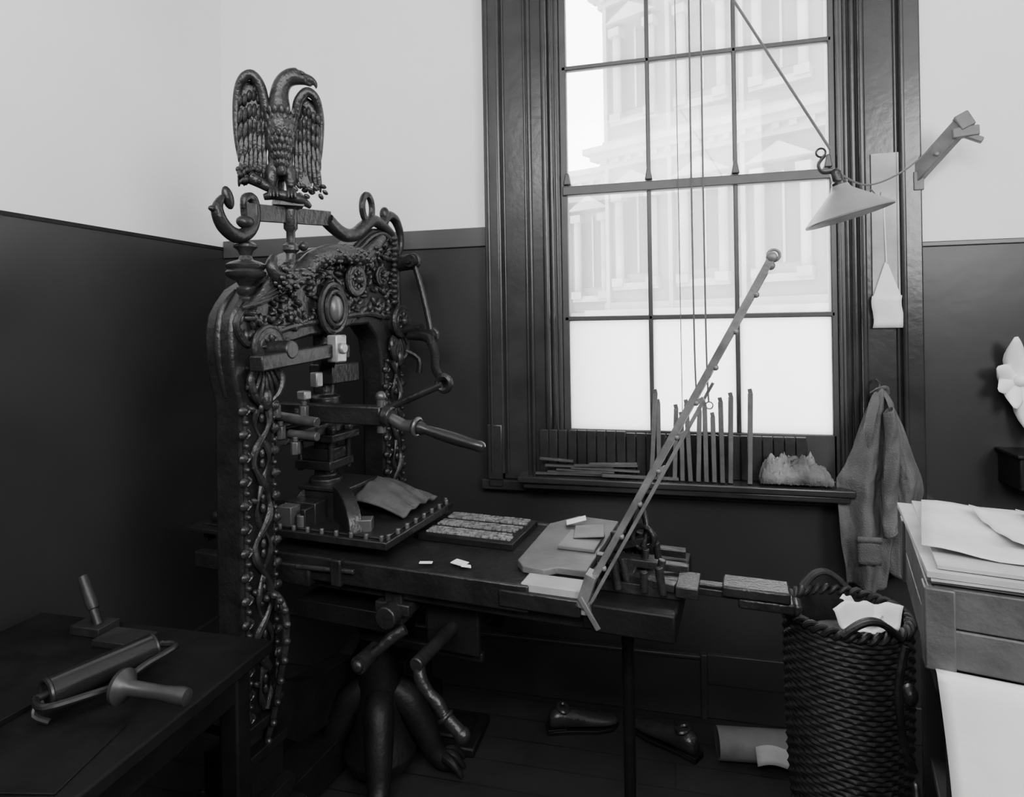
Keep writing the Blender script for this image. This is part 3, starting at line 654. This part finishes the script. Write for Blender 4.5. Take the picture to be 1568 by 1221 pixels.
# table at lower left with ink rollers
tb=empty('ink_table',(0,0,0))
m=M().bb(-1.86,-1.06,.62,1.50,.715,.75).bb(-1.80,-1.12,.68,1.44,.61,.715)
for x in (-1.83,-1.17):
    for y in (.65,1.42): m.bb(x,x+.055,y,y+.055,0,.715)
m.bb(-1.80,-1.12,1.44,1.46,.15,.20).bb(-1.14,-1.12,.7,1.45,.15,.20)
m.done('table_body',TABLE,tb,bevel=.006)
rl=empty('ink_roller',(0,0,0))
a=V((-1.335,1.085,.805));b2=V((-1.265,1.30,.805));d=(b2-a)
M().lathe([(0,0),(.030,0),(.034,.004),(.034,d.length-.004),(.030,d.length),(0,d.length)],a,d).done('roller_barrel',mat('ink_roller_rubber',.012,.22),rl)
m=M().cyl(a-d*.12,b2+d*.12,.008).torus(a,.030,.006,d).torus(b2,.03,.006,d)
m.tube([a-d*.1,a-d*.1+V((.05,-.02,-.0)),V((-1.24,1.12,.80)),V((-1.20,1.135,.81))],.008,8,4).tube([b2+d*.1,b2+d*.1+V((.045,0,.0)),V((-1.21,1.22,.81)),V((-1.20,1.145,.81))],.008,8,4)
m.tube([a-d*.08+V((0,0,-.01)),a+V((.0,-.03,-.03)),a+V((.03,-.02,-.045))],.007,8,3)
m.done('roller_frame',mat('roller_iron',.025,.36,.5),rl)
M().lathe([(0,0),(.018,0),(.036,.008),(.038,.018),(.026,.028),(.016,.04),(.015,.12),(.019,.165),(.017,.18),(0,.184)],(-1.20,1.135,.812),(1,.03,-.03)).done('roller_handle',mat('handle_wood',.025,.4,0,.3),rl)
rk=empty('roller_rack',(0,0,0))
M().bb(-1.64,-1.54,1.40,1.47,.75,.775).bb(-1.60,-1.585,1.43,1.445,.775,.80).cyl((-1.57,1.43,.77),(-1.64,1.45,.87),.012).lathe([(0,0),(.014,0),(.017,.02),(.014,.10),(0,.105)],(-1.595,1.437,.81),(-.07,.018,.11)).bb(-1.52,-1.38,1.36,1.44,.75,.768).done('lever',WOODD,rk,bevel=.002)
M().box((-1.25,.98,.752),(.26,.20,.004),(0,0,.2)).box((-1.55,1.15,.757),(.30,.24,.014),(0,0,-.1)).done('ink_slab',TABLE,bevel=.002)
# things on the sill
ws=empty('wooden_slats',(0,0,0))
m=M()
for x,zt,w,lean in ((-.075,1.31,.028,.02),(-.045,1.27,.02,.0),(.015,1.25,.022,.01),(.045,1.22,.016,.0),(.075,1.27,.024,-.01),(.105,1.24,.020,.01),(.135,1.26,.022,0),(.165,1.22,.018,0),(.195,1.28,.028,.0),(.224,1.30,.026,.01),(.295,1.315,.024,.012)):
    m.beam((x,2.565,.970),(x+lean,2.605,zt),w,.018);m.beam((x+lean+.002,2.604,zt-.005),(x+lean-.003,2.605,zt+.018),w*.5,.016)
m.done('upright_slats',WOODM,ws,bevel=.002)
m=M()
for i in range(7): m.box((-.40+.05*i*random.random(),2.575,.977+i*.008),(random.uniform(.15,.30),.02,.008),(0,random.uniform(-.03,.03),random.uniform(-.12,.12)))
m.box((-.46,2.57,1.035),(.14,.02,.008),(0,.05,0)).box((-.12,2.55,.982),(.30,.02,.01),(0,.02,.06))
m.done('flat_slats',WOODM,ws,bevel=.001)
# crumpled rags: folded cloth sheets heaped on the sill
rg=empty('crumpled_rags',(0,0,0))
for k,(x0,w0,h0,sd) in enumerate(((.425,.18,.135,1.0),(.50,.16,.100,4.2),(.39,.11,.075,7.7),(.545,.085,.060,9.1))):
    def g(u,v,x0=x0,w0=w0,h0=h0,sd=sd):
        X=(u-.5)*2;Y=(v-.5)*2
        edge=max(0,1-max(abs(X),abs(Y))**2.2)
        n1=noise.noise(V((X*2.2+sd,Y*1.6,sd)));n2=1-2*abs(noise.noise(V((X*3.8,Y*3.2+sd,sd*2))));n3=1-2*abs(noise.noise(V((X*8,Y*7,sd*3))))
        h=edge**.55*(h0*(.5+.5*n1+.3*n2)+.014*n3)
        return (x0+X*w0*.5+.010*n1,2.578+Y*.038+.008*n2*edge,.974+max(0,h)+(.004*n3+.004 if edge<.3 else 0))
    M().grid(g,70,40).done('rag_%d'%(k+1),RAG,rg,solid=.003,ang=180)
# right wall items
ff=empty('pinned_paper_rosette',(0,0,0))
m=M()
for i,(a,L) in enumerate(((100,.16),(60,.13),(150,.10),(200,.09),(250,.10),(280,.22),(20,.15),(330,.16))):
    t=math.radians(a)
    def g(u,v,t=t,L=L):
        w0=.035*math.sin(math.pi*min(1,u*.85+.1));x=u*L;y=(v-.5)*2*w0
        return (1.215+x*math.cos(t)-y*math.sin(t),2.62-.05*u+.6*y*y/.03,1.37+x*math.sin(t)+y*math.cos(t))
    m.grid(g,8,6)
m.ell((1.215,2.61,1.37),.02);m.done('petals',PAPER,ff,solid=.002)
M().bb(1.16,1.62,2.50,2.652,1.0,1.11).bb(1.15,1.64,2.49,2.652,1.11,1.125).done('wall_cupboard_box',DARK,bevel=.005)
def shoe(c,rz,nm):
    e=empty(nm,c,rz)
    m=M()
    secs=[(-.13,.030,.060),(-.10,.036,.085),(-.05,.036,.075),(.0,.036,.06),(.05,.044,.048),(.10,.044,.038),(.135,.03,.03),(.15,.012,.02)]
    m.rings([[(x,math.cos(q)*w,.012+h*.5+math.sin(q)*h*.5) for q in [2*math.pi*j/14 for j in range(14)]] for x,w,h in secs])
    m.done('upper',LEATH,e,sub=1)
    M().prism([(-.135,-.03),(-.05,-.032),(.06,-.047),(.12,-.04),(.155,0),(.12,.04),(.06,.047),(-.05,.032),(-.135,.03)],lambda x,y,z:(x,y,z),0,.014).bb(-.135,-.06,-.03,.03,0,.022).done('sole',DARK,e,bevel=.002)
    M().torus((-.07,0,.088),.030,.007,(.2,0,1),20,6,.7).done('collar',LEATH,e)
shoe((-.36,2.46,.0),.35,'old_shoe');shoe((-.03,2.44,.0),2.6,'old_shoe.001')
e=empty('paper_roll',(.29,2.42,.056),.12)
M().lathe([(.052,-.14),(.055,-.14),(.055,.14),(.052,.14),(.045,.14),(.045,-.14)],(0,0,0),(1,0,0)).done('roll',mat('roll_grey',.14,.7,0,.3,8),e)
M().grid(lambda u,v:(-.02+.15*u,-.055-.03*v,.03-.05*v+.01*math.sin(5*u)),8,4).done('flap',PAPER2,e,solid=.0015)
m=M()
for x,y,s in ((-.30,2.02,.010),(-.12,2.12,.014),(-.05,1.98,.010),(.10,2.10,.020)):
    m.box((x,y,.003),(s*1.6,s,.003),(0,0,x*20))
m.done('paper_scraps',PAPER)
M().bb(-.98,-.72,2.2,2.42,0,.035).bb(-.94,-.76,2.24,2.38,.035,.05).done('iron_floor_weight',DARK,bevel=.008)
# ---------------------------------------------------------------- light
w=bpy.data.worlds.new('sky');bpy.context.scene.world=w;w.use_nodes=True
bg=w.node_tree.nodes['Background'];bg.inputs[0].default_value=(1,1,1,1);bg.inputs[1].default_value=14.0
def area(name,loc,target,sx,sy,E):
    l=bpy.data.lights.new(name,'AREA');l.shape='RECTANGLE';l.size=sx;l.size_y=sy;l.energy=E
    o=bpy.data.objects.new(name,l);bpy.context.collection.objects.link(o);o.location=loc
    o.rotation_euler=(V(target)-V(loc)).to_track_quat('-Z','Y').to_euler();return o
area('room_daylight_right',(2.3,-.6,2.7),(-1.6,1.8,2.5),1.5,1.4,135)
area('ceiling_bounce',(-.2,-1.2,3.3),(-.8,2.6,3.0),2.2,.8,90)
# ---------------------------------------------------------------- camera
F=960.0;psi=math.radians(14);H=1.6;r=0.016
cam=bpy.data.cameras.new('camera');co=bpy.data.objects.new('camera',cam);bpy.context.collection.objects.link(co)
cam.lens=F/1568*36;cam.shift_y=-(610.5-497)/1568
co.matrix_world=Matrix.Translation((0,0,H))@Matrix.Rotation(psi,4,'Z')@Matrix.Rotation(math.pi/2,4,'X')@Matrix.Rotation(-r,4,'Z')
bpy.context.scene.camera=co
